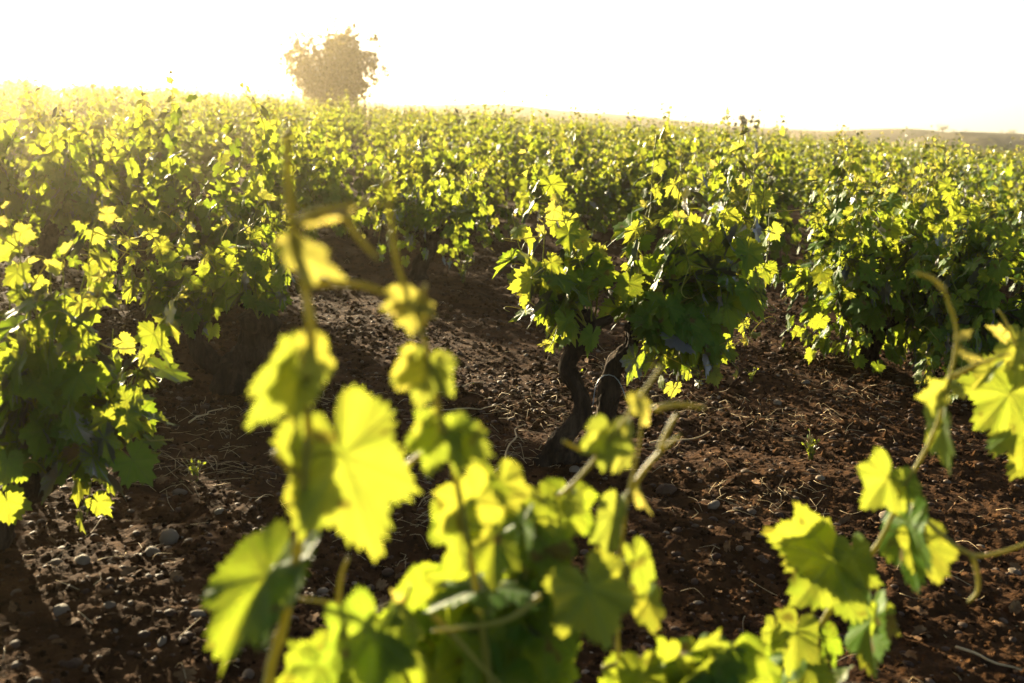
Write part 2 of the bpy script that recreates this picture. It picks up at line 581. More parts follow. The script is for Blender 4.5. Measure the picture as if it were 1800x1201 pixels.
def leafy(g, mb, line, lod, spacing, size, start=.05, center=None, skirt=0., dens=1.0, young_tip=True):
    """Leaves in two ranks along one shoot."""
    seg = np.linalg.norm(np.diff(line, axis=0), axis=1)
    s = np.concatenate([[0], np.cumsum(seg)])
    total = s[-1]
    d = start
    k = 0
    tang = np.gradient(line, axis=0)
    while d < total - .01:
        f = d / total
        i = min(np.searchsorted(s, d), len(line) - 1)
        p, t = line[i], unit(tang[i])
        t, a, b = perp_basis(t)
        az = (k % 2) * math.pi + g.normal(0, .7) + k * .25
        side = a * math.cos(az) + b * math.sin(az)
        if center is not None:
            o = p - center; o[2] *= .2
            side = unit(side + .45 * unit(o))
        prof = np.interp(f, [0, .12, .45, .75, .9, 1], [.75, 1., 1.0, .72, .42, .22])
        sz = size * prof * g.uniform(.72, 1.2)
        pet = unit(side * 1.0 + t * .5 + np.array([0, 0, .15])) * sz * g.uniform(.45, .85)
        q = p + pet
        down = np.array([0, 0, -1.])
        hang = g.uniform(.5, 1.5) if f < .88 else g.uniform(-.3, .8)
        ax = unit(side * .75 + down * hang + g.normal(0, .28, 3))
        nr = unit(side * .7 + np.array([0, 0, .35]) + SUNV * g.choice([.7, -.25], p=[.7, .3]) + g.normal(0, .45, 3))
        age = float(np.clip((f - .72) / .28, 0, 1)) ** 1.5 if young_tip else 0.
        tint = float(np.clip(g.normal(.5 + .3 * f, .24), 0, 1))
        if lod != 'far':
            pl = smooth_line([p, p + pet * .5 + np.array([0, 0, sz * .08]), q], .03 if lod == 'mid' else .015)
            tube(mb, pl, .0016, .0012, 3 if lod == 'mid' else 4, tint=.6, age=max(age, .3))
        if g.uniform() < dens:
            if f > .93 and lod in ('hero', 'close'):
                add_leaf(mb, g, lod, q, unit(ax + np.array([0, 0, .5])), nr, sz, tint, age, cup=-.3, fold=.7)
            else:
                add_leaf(mb, g, lod, q, ax, nr, sz, tint, age)
        d += spacing * g.uniform(.7, 1.3) * (.9 if f < .5 else 1.3 if f < .88 else .7)
        k += 1


def vine_form(g, H=1.28, spread=.5, n_shoots=15, head=.42):
    """Trunk line, arm lines and shoot lines of a head-trained bush vine, base at the origin."""
    lean = g.uniform(-.12, .12, 2)
    trunk = [(0, 0, -.06), (lean[0] * .3 + g.uniform(-.03, .03), lean[1] * .3, .10), (lean[0] * .9 + g.uniform(-.05, .05), lean[1] * .8, .24), (lean[0], lean[1], head * .8)]
    top = np.array(trunk[-1])
    arms = []
    na = int(g.integers(3, 5))
    a0 = g.uniform(0, 6.28)
    for i in range(na):
        a = a0 + i * 6.283 / na + g.uniform(-.35, .35)
        rr = g.uniform(.16, .30)
        e = top + np.array([math.cos(a) * rr, math.sin(a) * rr, g.uniform(.04, .16)])
        m = top + np.array([math.cos(a) * rr * .5, math.sin(a) * rr * .5, g.uniform(-.01, .04)])
        arms.append([top - np.array([0, 0, .03]), m, e])
    shoots = []
    for i in range(n_shoots):
        arm = arms[i % na]
        s = np.array(arm[2]) + g.normal(0, .025, 3)
        out = unit([s[0] - top[0], s[1] - top[1], 0])
        out = unit(out + g.normal(0, .55, 3) * np.array([1, 1, 0]))
        kind = g.uniform()
        Ls = (H - head) * g.uniform(.75, 1.22)
        if kind < .3:       # hanging one
            w = spread * g.uniform(.7, 1.15)
            pts = [s, s + out * w * .45 + np.array([0, 0, .16]), s + out * w * .9 + np.array([0, 0, .08]), s + out * w * 1.1 + np.array([0, 0, -.14])]
        else:
            w = spread * g.uniform(.08, .75)
            if kind > .72:
                Ls *= 1.18; w *= .7
            pts = [s, s + out * w * .55 + np.array([0, 0, Ls * .33]), s + out * w * .9 + np.array([0, 0, Ls * .68]) + g.normal(0, .04, 3),
                   s + out * w * g.uniform(.8, 1.15) + np.array([0, 0, Ls]) + g.normal(0, .06, 3)]
        shoots.append(np.array(pts))
    return dict(trunk=np.array(trunk), arms=[np.array(a) for a in arms], shoots=shoots, center=top + np.array([0, 0, .3]))


def trunk_mesh(g, form, sides, rt=.062, name='trunk', parent=None):
    mb = MB()
    L = smooth_line(form['trunk'], .014 if sides > 12 else .07)
    if sides > 12:
        L = L + np.cumsum(g.normal(0, .0022, L.shape), axis=0) * np.array([1, 1, .3])
    rmul = [1.45, 1.05, .9, .95, 1.2]
    tube(mb, L, 0, 0, sides, .21 if sides > 12 else .13, g, lump=[rt * m for m in rmul])
    for a, (q0, q1) in zip(form['arms'], form.get('arm_r', [(rt * .8, rt * .36)] * len(form['arms']))):
        tube(mb, smooth_line(a, .014 if sides > 12 else .08), q0, q1, max(5, sides - 4), .2, g)
    return mb


def build_vine(name, base, seed, lod, form=None, size=.105, spacing=.055, extra=40, parts='full', rt=.062, tendrils=.85, stem_r=.0042, skirt=0., hug=False):
    """One vine: Empty > trunk, shoot (> foliage, tendril)  or, farther off, trunk, shoot, foliage."""
    g = np.random.default_rng(seed)
    form = form or vine_form(g)
    root = empty(name, base)
    sides = {'hero': 30, 'mid': 9, 'far': 5}[lod]
    trunk_mesh(g, form, sides, rt).build('trunk', M_BARK, root)
    whole = MB()
    for pts in form['shoots']:
        line = smooth_line(pts, {'hero': .02, 'mid': .05, 'far': .12}[lod])
        if lod == 'hero':
            line = line + np.cumsum(g.normal(0, .0022, line.shape), axis=0)
        ss = {'hero': 6, 'mid': 4, 'far': 3}[lod]
        sh = None
        if parts != 'merged':
            mb = MB(); tube(mb, line, stem_r, stem_r * .4, ss, tint=.4, age=.25)
            sh = mb.build('shoot', M_STEM, root)
        else:
            tube(whole, line, stem_r, stem_r * .4, ss, tint=.3, age=.2)
        fm = MB() if parts == 'full' else whole
        leafy(g, fm, line, lod, spacing, size, center=form['center'])
        if lod == 'hero' and g.uniform() < tendrils:
            for _ in range(int(g.integers(1, 3))):
                i = int(len(line) * g.uniform(.55, .95))
                o = line[i] - form['center']; o[2] = .1
                tl = tendril(g, line[i], unit(unit(o) + g.normal(0, .5, 3)), g.uniform(.12, .28), g.choice([-1, 1]) * g.uniform(.4, .8))
                tm = MB(); tube(tm, tl, .0026, .0013, 5, tint=.7, age=.9)
                tm.build('tendril', M_STEM, sh)
        if parts == 'full':
            fm.build('foliage', M_LEAF, sh)
    # basal leaves that close the middle of the bush
    c = form['center']
    em = MB() if parts == 'full' else whole
    sp = np.concatenate(form['shoots'])
    for _ in range(extra):
        s = sp[g.integers(len(sp))]
        p = c + (s - c) * g.uniform(.25, .8) + g.normal(0, .05, 3)
        if hug:
            q = form['shoots'][g.integers(len(form['shoots']))]
            j = g.uniform(0, .62) * (len(q) - 1); j0 = int(j)
            p = q[j0] + (q[min(j0 + 1, len(q) - 1)] - q[j0]) * (j - j0) + g.normal(0, .05, 3)
        if g.uniform() < skirt:
            a = g.uniform(0, 6.28); rr = g.uniform(.12, .58)
            p = np.array([c[0] + math.cos(a) * rr, c[1] + math.sin(a) * rr, g.uniform(.10, .62)])
        o = unit(p - c + g.normal(0, .1, 3))
        add_leaf(em, g, lod, p, unit(o * .6 + np.array([0, 0, -g.uniform(.3, 1.1)]) + g.normal(0, .3, 3)), unit(o * .8 + np.array([0, 0, .3]) + SUNV * .5 + g.normal(0, .4, 3)),
                 size * g.uniform(.7, 1.15), float(np.clip(g.normal(.4, .2), 0, 1)), 0.)
    if extra or parts != 'full':
        em.build('foliage', M_LEAF, root)
    return root


def px_form(base, trunk_px, arms_px, shoots_px, g, center_px, jitter=.16):
    """A form whose lines are given as photograph pixels (x, y, depth)."""
    b = np.asarray(base)
    P = lambda q: np.array([at(*p) - b for p in q])
    sh = []
    for q in shoots_px:
        L = P(q)
        off = g.uniform(-jitter, jitter)
        L[:, 1] += off * np.linspace(0, 1, len(L))
        sh.append(L)
    return dict(trunk=P(trunk_px), arms=[P(a) for a in arms_px], shoots=sh, center=at(*center_px) - b)


HERO_BASES = []


def hero_base(px, py):
    p = ground_px(px, py)
    p[2] = gz(p[0], p[1])
    HERO_BASES.append(p)
    return p


# --- the vine in the middle, two twisted trunks
def center_vine():
    b = hero_base(975, 815)
    d = b[1]
    g = np.random.default_rng(5)
    D = d + .02
    sh = [
        [(1025, 590), (965, 525), (915, 470), (890, 385)], [(1030, 570), (1000, 470), (975, 380), (925, 265)],
        [(1040, 565), (1025, 480), (1005, 430), (985, 340)], [(1045, 560), (1050, 500), (1045, 450), (1065, 420)],
        [(1030, 570), (1000, 500), (960, 470), (960, 390)], [(1025, 580), (990, 560), (950, 550), (925, 580)], [(1030, 570), (1000, 520), (960, 500), (905, 500)],
        [(1040, 565), (1035, 520), (1030, 450), (1010, 390)], [(1030, 575), (985, 540), (975, 580), (965, 605)],
        [(1105, 580), (1135, 470), (1150, 380), (1165, 245)], [(1110, 580), (1180, 490), (1200, 400), (1205, 265)],
        [(1115, 580), (1230, 500), (1265, 380), (1290, 225)], [(1120, 585), (1280, 500), (1320, 400), (1350, 290)],
        [(1120, 590), (1290, 530), (1355, 460), (1380, 350)], [(1120, 600), (1200, 570), (1255, 620), (1240, 695)],
        [(1115, 600), (1180, 600), (1200, 660), (1185, 710)], [(1110, 590), (1220, 520), (1310, 490), (1350, 550)],
        [(1110, 590), (1150, 490), (1185, 400), (1245, 290)], [(1115, 590), (1220, 520), (1250, 440), (1310, 330)],
        [(1110, 600), (1160, 570), (1230, 580), (1290, 630)], [(1112, 590), (1150, 570), (1170, 630), (1165, 670)],
        [(1115, 585), (1250, 470), (1300, 380), (1325, 260)], [(1115, 595), (1210, 590), (1270, 600), (1270, 670)],
        [(1105, 580), (1125, 500), (1120, 430), (1135, 350)], [(1115, 590), (1200, 540), (1225, 600), (1215, 680)],
        [(1120, 590), (1240, 540), (1310, 560), (1330, 610)], [(1115, 590), (1190, 520), (1210, 470), (1180, 380)],
    ]
    shoots = [[(x, y, D + (.12 if i % 2 else -.1)) for x, y in q] for i, q in enumerate(sh)]
    trunk = [(950, 835, d - .02), (978, 785, d - .05), (1022, 728, d - .03), (1018, 690, d - .02), (1000, 650, d), (1022, 600, d), (1040, 555, d)]
    arms = [[(985, 815, d), (1045, 775, d + .03), (1066, 715, d + .03), (1078, 650, d + .03), (1108, 610, d + .02), (1112, 570, d + .02)],
            [(1026, 588, d), (1050, 570, d), (1075, 560, d)], [(1108, 590, d), (1150, 570, d), (1180, 560, d)]]
    f = px_form(b, trunk, arms, shoots, g, (1130, 500, d), .18)
    f['arm_r'] = [(.056, .028), (.026, .014), (.026, .014)]
    root = build_vine('grapevine', b, 6, 'hero', f, size=.104, spacing=.053, extra=18, rt=.037, tendrils=.8, hug=True)
    tag(root, 'big bushy grapevine with two twisted trunks and a pale tie, in open soil', 'grapevine')
    # the pale tie looped round the second trunk
    t = MB()
    loop = smooth_line([at(1042, 712, d - .06) - b, at(1048, 676, d - .07) - b, at(1062, 660, d - .05) - b, at(1080, 662, d - .02) - b, at(1092, 678, d - .04) - b, at(1100, 700, d - .06) - b], .02)
    tube(t, loop, .002, .002, 6)
    t.build('tie', M_WIRE, root)


center_vine()


# --- the vine at the left edge
def edge_vine():
    b = hero_base(-25, 965)
    d = b[1]
    g = np.random.default_rng(15)
    sh = [
        [(60, 830), (40, 680), (45, 520), (5, 360)], [(80, 820), (110, 640), (120, 500), (150, 340)], [(100, 820), (150, 660), (170, 560), (200, 470)],
        [(120, 810), (225, 700), (275, 600), (345, 485)], [(115, 820), (190, 750), (235, 745), (255, 810)], [(110, 840), (150, 800), (175, 830), (180, 885)],
        [(70, 830), (40, 770), (20, 680), (35, 560)], [(90, 820), (95, 700), (75, 580), (60, 440)], [(100, 820), (130, 700), (140, 580), (160, 500)],
        [(100, 820), (180, 740), (215, 680), (245, 620)], [(60, 830), (10, 800), (-20, 740), (-30, 640)], [(90, 820), (120, 760), (165, 770), (195, 810)],
        [(80, 820), (70, 700), (100, 600), (95, 470)], [(105, 815), (150, 740), (180, 680), (175, 590)], [(80, 830), (60, 800), (30, 830), (10, 860)],
        [(60, 830), (10, 720), (0, 580), (-20, 430)], [(90, 820), (60, 640), (110, 560), (120, 430)],
    ]
    shoots = [[(x, y, d + (.15 if i % 2 else -.08)) for x, y in q] for i, q in enumerate(sh)]
    trunk = [(-30, 985, d), (-5, 930, d - .03), (15, 880, d), (60, 840, d)]
    arms = [[(30, 868, d), (75, 840, d), (115, 815, d)], [(20, 880, d), (30, 840, d + .1), (60, 815, d + .12)]]
    f = px_form(b, trunk, arms, shoots, g, (110, 690, d), .16)
    root = build_vine('grapevine', b, 16, 'hero', f, size=.086, spacing=.044, extra=25, rt=.05, tendrils=.6, hug=True)
    tag(root, 'bushy grapevine cut by the left picture edge, one shoot reaching up to the right', 'grapevine')


edge_vine()


# --- the V-armed vine behind it
def forked_vine():
    b = hero_base(415, 675)
    d = b[1]
    g = np.random.default_rng(25)
    sh = [
        [(345, 570), (300, 480), (285, 420), (270, 390)], [(345, 570), (330, 490), (340, 420), (350, 370)], [(345, 575), (260, 510), (210, 470), (180, 420)],
        [(345, 570), (370, 500), (390, 440), (400, 380)], [(345, 560), (290, 510), (240, 480), (205, 500)], [(345, 570), (380, 530), (390, 480), (370, 430)],
        [(455, 560), (440, 480), (430, 410), (440, 340)], [(455, 560), (470, 470), (470, 400), (460, 335)], [(455, 560), (500, 500), (510, 440), (515, 360)],
        [(455, 560), (490, 500), (508, 490), (512, 510)], [(455, 560), (420, 500), (410, 440), (415, 390)], [(455, 560), (480, 500), (490, 430), (495, 380)],
        [(345, 570), (310, 510), (250, 450), (215, 390)], [(455, 560), (450, 500), (460, 440), (445, 390)],
    ]
    shoots = [[(x, y, d + (.15 if i % 2 else -.08)) for x, y in q] for i, q in enumerate(sh)]
    trunk = [(420, 690, d), (415, 660, d), (440, 620, d), (452, 560, d)]
    arms = [[(418, 650, d), (375, 640, d), (345, 600, d), (345, 560, d)]]
    f = px_form(b, trunk, arms, shoots, g, (390, 470, d), .25)
    root = build_vine('grapevine', b, 26, 'hero', f, size=.086, spacing=.048, extra=15, rt=.085, hug=True)
    tag(root, 'shaded grapevine whose thick dark trunk forks in a low V, behind the left-edge vine', 'grapevine')


forked_vine()


def bush(px, py, seed, label, **kw):
    b = hero_base(px, py)
    g = np.random.default_rng(seed + 500)
    form = vine_form(g, **{k: v for k, v in kw.items() if k in ('H', 'spread', 'n_shoots', 'head')})
    root = build_vine('grapevine', b, seed, 'hero', form, size=kw.get('size', .095), spacing=.045, extra=kw.get('extra', 70), skirt=kw.get('skirt', .35))
    tag(root, label, 'grapevine')
    return root


bush(735, 492, 31, 'small round grapevine with thin dark forked trunk behind the open patch of soil', H=.84, spread=.42, size=.075, extra=130, skirt=.3, n_shoots=14)
bush(225, 440, 34, 'leafy grapevine behind the forked vine, towards the left, with no trunk showing', H=1.22, spread=.46, n_shoots=20, extra=110, skirt=.3)
bush(70, 490, 35, 'leafy grapevine behind the left-edge vine, its big leaves glowing in the haze', H=1.16, spread=.55, n_shoots=20, extra=130, skirt=.3)
bush(1535, 645, 32, 'wide dark green grapevine on bare soil right of the middle vine', H=1.16, spread=.62, n_shoots=24, head=.34, extra=300, skirt=.55, size=.085)
bush(1765, 700, 33, 'grapevine crowding the right edge, trunk in deep shade, tops with dry curled tips', H=1.1, spread=.6, n_shoots=24, head=.34, extra=300, skirt=.55, size=.085)

# ------------------------------------------------------------------ the two vines in front of the camera
def nearest_on(line, p):
    i = int(np.argmin(np.linalg.norm(line - p, axis=1)))
    return line[i]


def front_shoot(root, b, g, stem, rad, leaves, tendrils=(), young=.75):
    line = smooth_line([at(*q) - b if len(q) == 3 and not isinstance(q, np.ndarray) else q for q in stem], .008)
    ln = np.linalg.norm(np.diff(line, axis=0), axis=1).sum()
    k = max(24, int(ln / .012))
    node = np.array([1.38 if i % 6 == 0 else 1.0 for i in range(k)]) * np.linspace(rad, rad * .45, k)
    mb = MB(); tube(mb, line, 0, 0, 10, tint=.4, age=young, lump=node)
    sh = mb.build('shoot', M_STEM, root)
    for (x0, y0, d0, x1, y1, d1, roll, wid, cup, fold, age) in leaves:
        p0, p1 = at(x0, y0, d0) - b, at(x1, y1, d1) - b
        ax = p1 - p0
        size = np.linalg.norm(ax) * .86
        toc = unit(CAM - b - p0)
        Y = unit(ax)
        nz = unit(toc - Y * np.dot(toc, Y))
        nx = np.cross(Y, nz)
        nr = nz * math.cos(R(roll)) + nx * math.sin(R(roll))
        lm = MB()
        s = nearest_on(line, p0)
        mid = (s + p0) / 2 + np.array([0, 0, .006])
        tube(lm, smooth_line([s, mid, p0], .006), .0016, .0012, 6, tint=.6, age=.5)
        add_leaf(lm, g, 'close', p0, ax, nr, size, float(np.clip(g.normal(.52, .24), 0, 1)), age, cup=cup, fold=fold, width=wid, wave=.06)
        lm.build('leaf', M_LEAF, sh)
    for q in tendrils:
        tm = MB()
        tube(tm, smooth_line([at(*p) - b for p in q], .006), .0046, .0022, 7, tint=.7, age=.9)
        tm.build('tendril', M_STEM, sh)
    return sh


def front_vine(bx, by, seed, label, shoots, rt, scatter=()):
    g = np.random.default_rng(seed)
    b = np.array([bx, by, gz(bx, by)])
    HERO_BASES.append(b)
    root = empty('grapevine', b)
    tag(root, label, 'grapevine')
    head = np.array([0, 0, .40])
    form = dict(trunk=np.array([(.02, 0, -.06), (-.03, .01, .12), (.03, 0, .26), (0, 0, .40)]), arms=[])
    starts = []
    for stem, *_ in shoots:
        p = at(*stem[0]) - b
        e = head + unit([p[0], p[1], 0]) * min(.16, np.hypot(p[0], p[1])) + np.array([0, 0, .04])
        starts.append(e)
        form['arms'].append(np.array([head - np.array([0, 0, .04]), (head + e) / 2 - np.array([0, 0, .01]), e]))
    trunk_mesh(g, form, 14, rt).build('trunk', M_BARK, root)
    for (stem, rad, leaves, tends), e in zip(shoots, starts):
        p0 = at(*stem[0]) - b
        full = [e, (e + p0) / 2 + np.array([0, 0, -.01])] + [tuple(q) for q in stem]
        front_shoot(root, b, g, full, rad, leaves, tends)
    # leaves low on the bush
    if scatter:
        em = MB()
        for (x, y, d, sz, dark) in scatter:
            p = at(x, y, d) - b
            ax = unit(np.array([g.normal(0, .5), g.normal(0, .4), -1]))
            nr = unit(np.array([g.normal(0, .6), -1.0, g.uniform(-.2, .9)]))
            add_leaf(em, g, 'close', p, ax, nr, sz * .6, float(np.clip(g.normal(.5, .2), 0, 1)), 0.)
        em.build('foliage', M_LEAF, root)
    return root


# leaf rows: junction x, y, depth; tip x, y, depth; roll, width, cup, fold, age
A1 = ([(478, 1230, 1.12), (500, 1090, 1.10), (520, 985, 1.08), (532, 870, 1.05), (542, 760, 1.03), (537, 690, 1.02), (547, 600, 1.0), (538, 520, 1.0), (517, 430, .99), (508, 340, .97), (503, 230, .95)], .0080, [
    (602, 800, 1.06, 672, 1012, 1.02, 10, .88, .35, .2, .15),
    (526, 800, 1.07, 518, 945, 1.06, -62, .7, .2, .3, .15),
    (508, 650, 1.03, 440, 770, 1.00, -28, .9, .6, .75, .25),
    (520, 655, 1.02, 512, 765, .99, 20, .75, .3, .3, .3),
    (548, 620, 1.0, 565, 700, .98, -30, .75, .2, .4, .35),
    (470, 1010, 1.09, 340, 1185, 1.02, 40, .85, .5, .35, .0),
    (515, 1000, 1.1, 450, 1150, 1.0, 60, .7, .3, .4, .0),
    (535, 445, .99, 605, 500, .97, 35, .8, .5, .5, .8),
    (510, 425, .99, 470, 432, .98, 60, .7, .4, .6, .9),
    (560, 380, .98, 668, 352, .97, 76, .30, .2, .8, 1.0),
], [[(515, 395, .98), (560, 372, .98), (620, 360, .97), (668, 358, .97), (682, 356, .965)], [(600, 370, .98), (625, 410, .98), (650, 440, .98), (664, 455, .98)],
    [(545, 500, 1.0), (590, 497, 1.0), (640, 502, 1.0), (690, 520, 1.0)], [(528, 840, 1.05), (500, 815, 1.04), (482, 795, 1.03), (480, 800, 1.03)]])
A2 = ([(860, 1200, 1.25), (830, 1000, 1.2), (805, 860, 1.16), (790, 790, 1.14), (770, 720, 1.12), (755, 650, 1.1), (742, 585, 1.09), (715, 520, 1.08), (695, 450, 1.07), (685, 380, 1.06), (680, 300, 1.05)], .0058, [
    (750, 645, 1.1, 735, 722, 1.07, 5, 1.15, .5, .3, .35),
    (725, 640, 1.1, 695, 700, 1.08, -30, .9, .4, .3, .4),
    (770, 650, 1.1, 785, 700, 1.08, 40, .8, .4, .4, .5),
    (718, 530, 1.08, 668, 540, 1.05, 30, .9, .5, .5, .7),
    (722, 545, 1.08, 725, 598, 1.06, 0, .8, .3, .4, .7),
    (735, 540, 1.08, 768, 555, 1.06, -30, .7, .4, .5, .8),
    (770, 760, 1.13, 752, 845, 1.1, -8, 1.0, .3, .25, .15),
    (755, 750, 1.13, 710, 800, 1.1, -40, .8, .3, .4, .2),
    (812, 765, 1.14, 868, 812, 1.1, 25, .9, .4, .35, .2),
    (805, 770, 1.14, 805, 850, 1.12, 10, .8, .3, .3, .2),
    (690, 545, 1.07, 700, 520, 1.05, 50, .6, .3, .6, 1.0),
], [[(738, 590, 1.09), (750, 540, 1.08), (742, 515, 1.07), (748, 500, 1.07)], [(700, 830, 1.14), (740, 800, 1.14), (780, 785, 1.14)]])
A3 = ([(900, 1230, 1.35), (920, 1100, 1.34), (925, 1000, 1.33), (950, 900, 1.32), (1000, 858, 1.3), (1060, 790, 1.28), (1120, 705, 1.26), (1162, 645, 1.25)], .0048, [
    (835, 880, 1.2, 760, 950, 1.16, -25, 1.1, .35, .35, .1), (800, 905, 1.2, 812, 1000, 1.17, 10, .9, .3, .3, .1),
    (850, 850, 1.25, 900, 870, 1.2, 50, 1.2, .4, .2, .0), (880, 850, 1.28, 905, 930, 1.25, 5, 1.0, .3, .2, .1),
    (955, 880, 1.3, 990, 950, 1.26, -40, 1.0, .5, .3, .0), (1000, 880, 1.3, 1032, 905, 1.27, 10, 1.0, .4, .3, .2),
    (920, 920, 1.28, 915, 1010, 1.25, 60, 1.0, .4, .3, .0), (870, 945, 1.25, 860, 1060, 1.2, 35, .9, .3, .3, .0),
    (960, 960, 1.3, 1010, 1030, 1.28, -10, .9, .3, .3, .1), (1035, 1035, 1.22, 1080, 1155, 1.18, -20, 1.15, .15, .15, .1),
    (1070, 765, 1.28, 1060, 835, 1.25, 5, 1.1, .4, .3, .3), (1060, 775, 1.28, 1020, 800, 1.25, -20, .8, .4, .5, .4),
    (1100, 750, 1.27, 1110, 790, 1.25, 30, .8, .4, .5, .5), (1122, 705, 1.26, 1135, 745, 1.24, 0, .8, .4, .5, .6),
    (890, 1050, 1.27, 800, 1090, 1.2, 55, 1.1, .4, .2, .0), (940, 1060, 1.3, 960, 1170, 1.25, 20, 1.1, .4, .2, .0),
    (860, 1030, 1.24, 740, 1050, 1.18, 70, 1.1, .4, .1, .0),
], [[(1150, 720, 1.26), (1180, 712, 1.25), (1210, 712, 1.25), (1240, 717, 1.25)], [(1060, 800, 1.28), (1020, 790, 1.27), (990, 775, 1.26)],
    [(950, 1048, 1.2), (900, 1085, 1.17), (840, 1100, 1.15), (760, 1110, 1.14)]])
A4 = ([(1085, 1230, 1.42), (1085, 1060, 1.38), (1092, 960, 1.36), (1105, 870, 1.34), (1122, 790, 1.33), (1128, 740, 1.32)], .0038, [
    (1078, 912, 1.36, 1055, 1012, 1.34, 30, .6, .3, .6, .3), (1118, 985, 1.37, 1140, 1065, 1.34, -35, .7, .4, .5, .1), (1140, 1055, 1.37, 1150, 1130, 1.34, 25, .8, .4, .4, .1),
    (1125, 865, 1.34, 1145, 912, 1.33, 50, .55, .3, .7, .8), (1095, 800, 1.33, 1075, 840, 1.31, -10, .8, .3, .5, .5), (1130, 735, 1.32, 1130, 700, 1.31, 40, .5, .3, .7, .9),
], [[(1105, 870, 1.34), (1130, 830, 1.33), (1160, 795, 1.32), (1195, 765, 1.32)], [(1160, 790, 1.32), (1172, 760, 1.31), (1185, 735, 1.31), (1190, 728, 1.31)],
    [(1090, 1050, 1.37), (1105, 1035, 1.37), (1125, 1030, 1.37)]])
A5 = ([(720, 1240, 1.2), (690, 1150, 1.18), (640, 1085, 1.15), (580, 1060, 1.12), (525, 1052, 1.1)], .0046, [
    (640, 1110, 1.12, 560, 1180, 1.06, -15, 1.2, .3, .25, .1), (660, 1120, 1.12, 640, 1240, 1.06, 10, 1.2, .3, .2, .1), (690, 1110, 1.13, 735, 1180, 1.08, 20, .9, .4, .3, .2),
    (600, 1130, 1.1, 600, 1090, 1.1, 20, .5, .4, .7, .5), (720, 1090, 1.15, 740, 1130, 1.12, 40, .7, .4, .5, .3), (700, 1060, 1.16, 690, 1035, 1.15, 40, .6, .3, .6, .9),
    (560, 1170, 1.1, 540, 1235, 1.06, -10, 1.1, .3, .2, .1),
], [[(592, 1100, 1.12), (594, 1060, 1.12), (600, 1010, 1.12), (612, 980, 1.12)], [(700, 1080, 1.16), (715, 1050, 1.16), (722, 1030, 1.16)],
    [(760, 1080, 1.18), (800, 1120, 1.18), (840, 1165, 1.18), (885, 1210, 1.18)]])
A6 = ([(1190, 1260, 1.45), (1200, 1200, 1.42), (1230, 1150, 1.4), (1260, 1130, 1.38)], .0036, [
    (1200, 1160, 1.4, 1135, 1195, 1.36, 50, 1.1, .4, .1, .0), (1225, 1150, 1.4, 1230, 1230, 1.36, 30, 1.1, .4, .1, .0), (1260, 1150, 1.38, 1330, 1190, 1.34, -40, 1.1, .4, .2, .05),
    (1240, 1135, 1.38, 1270, 1110, 1.36, 50, .9, .3, .4, .1), (1170, 1170, 1.4, 1160, 1115, 1.38, 40, .8, .4, .3, .0), (1290, 1160, 1.38, 1300, 1240, 1.35, -20, 1.0, .3, .3, .1),
], [[(1060, 1175, 1.4), (1110, 1160, 1.4), (1160, 1150, 1.4)]])
rs = random.Random(9)
mass = [(rs.uniform(740, 1000), rs.uniform(1030, 1290), rs.uniform(1.25, 1.5), rs.uniform(.11, .16), 1) for _ in range(46)] + \
       [(rs.uniform(1080, 1340), rs.uniform(1160, 1290), rs.uniform(1.35, 1.55), rs.uniform(.11, .15), 1) for _ in range(16)] + \
       [(rs.uniform(820, 1000), rs.uniform(870, 1020), rs.uniform(1.33, 1.48), rs.uniform(.10, .14), 1) for _ in range(12)] + \
       [(rs.uniform(530, 760), rs.uniform(1150, 1290), rs.uniform(1.15, 1.35), rs.uniform(.11, .15), 1) for _ in range(14)]
front_vine(-.03, 1.32, 41, 'blurred bright yellow-green grapevine close to the camera, tall shoots rising from bottom middle', [A1, A2, A3, A4, A5, A6], .055, mass)

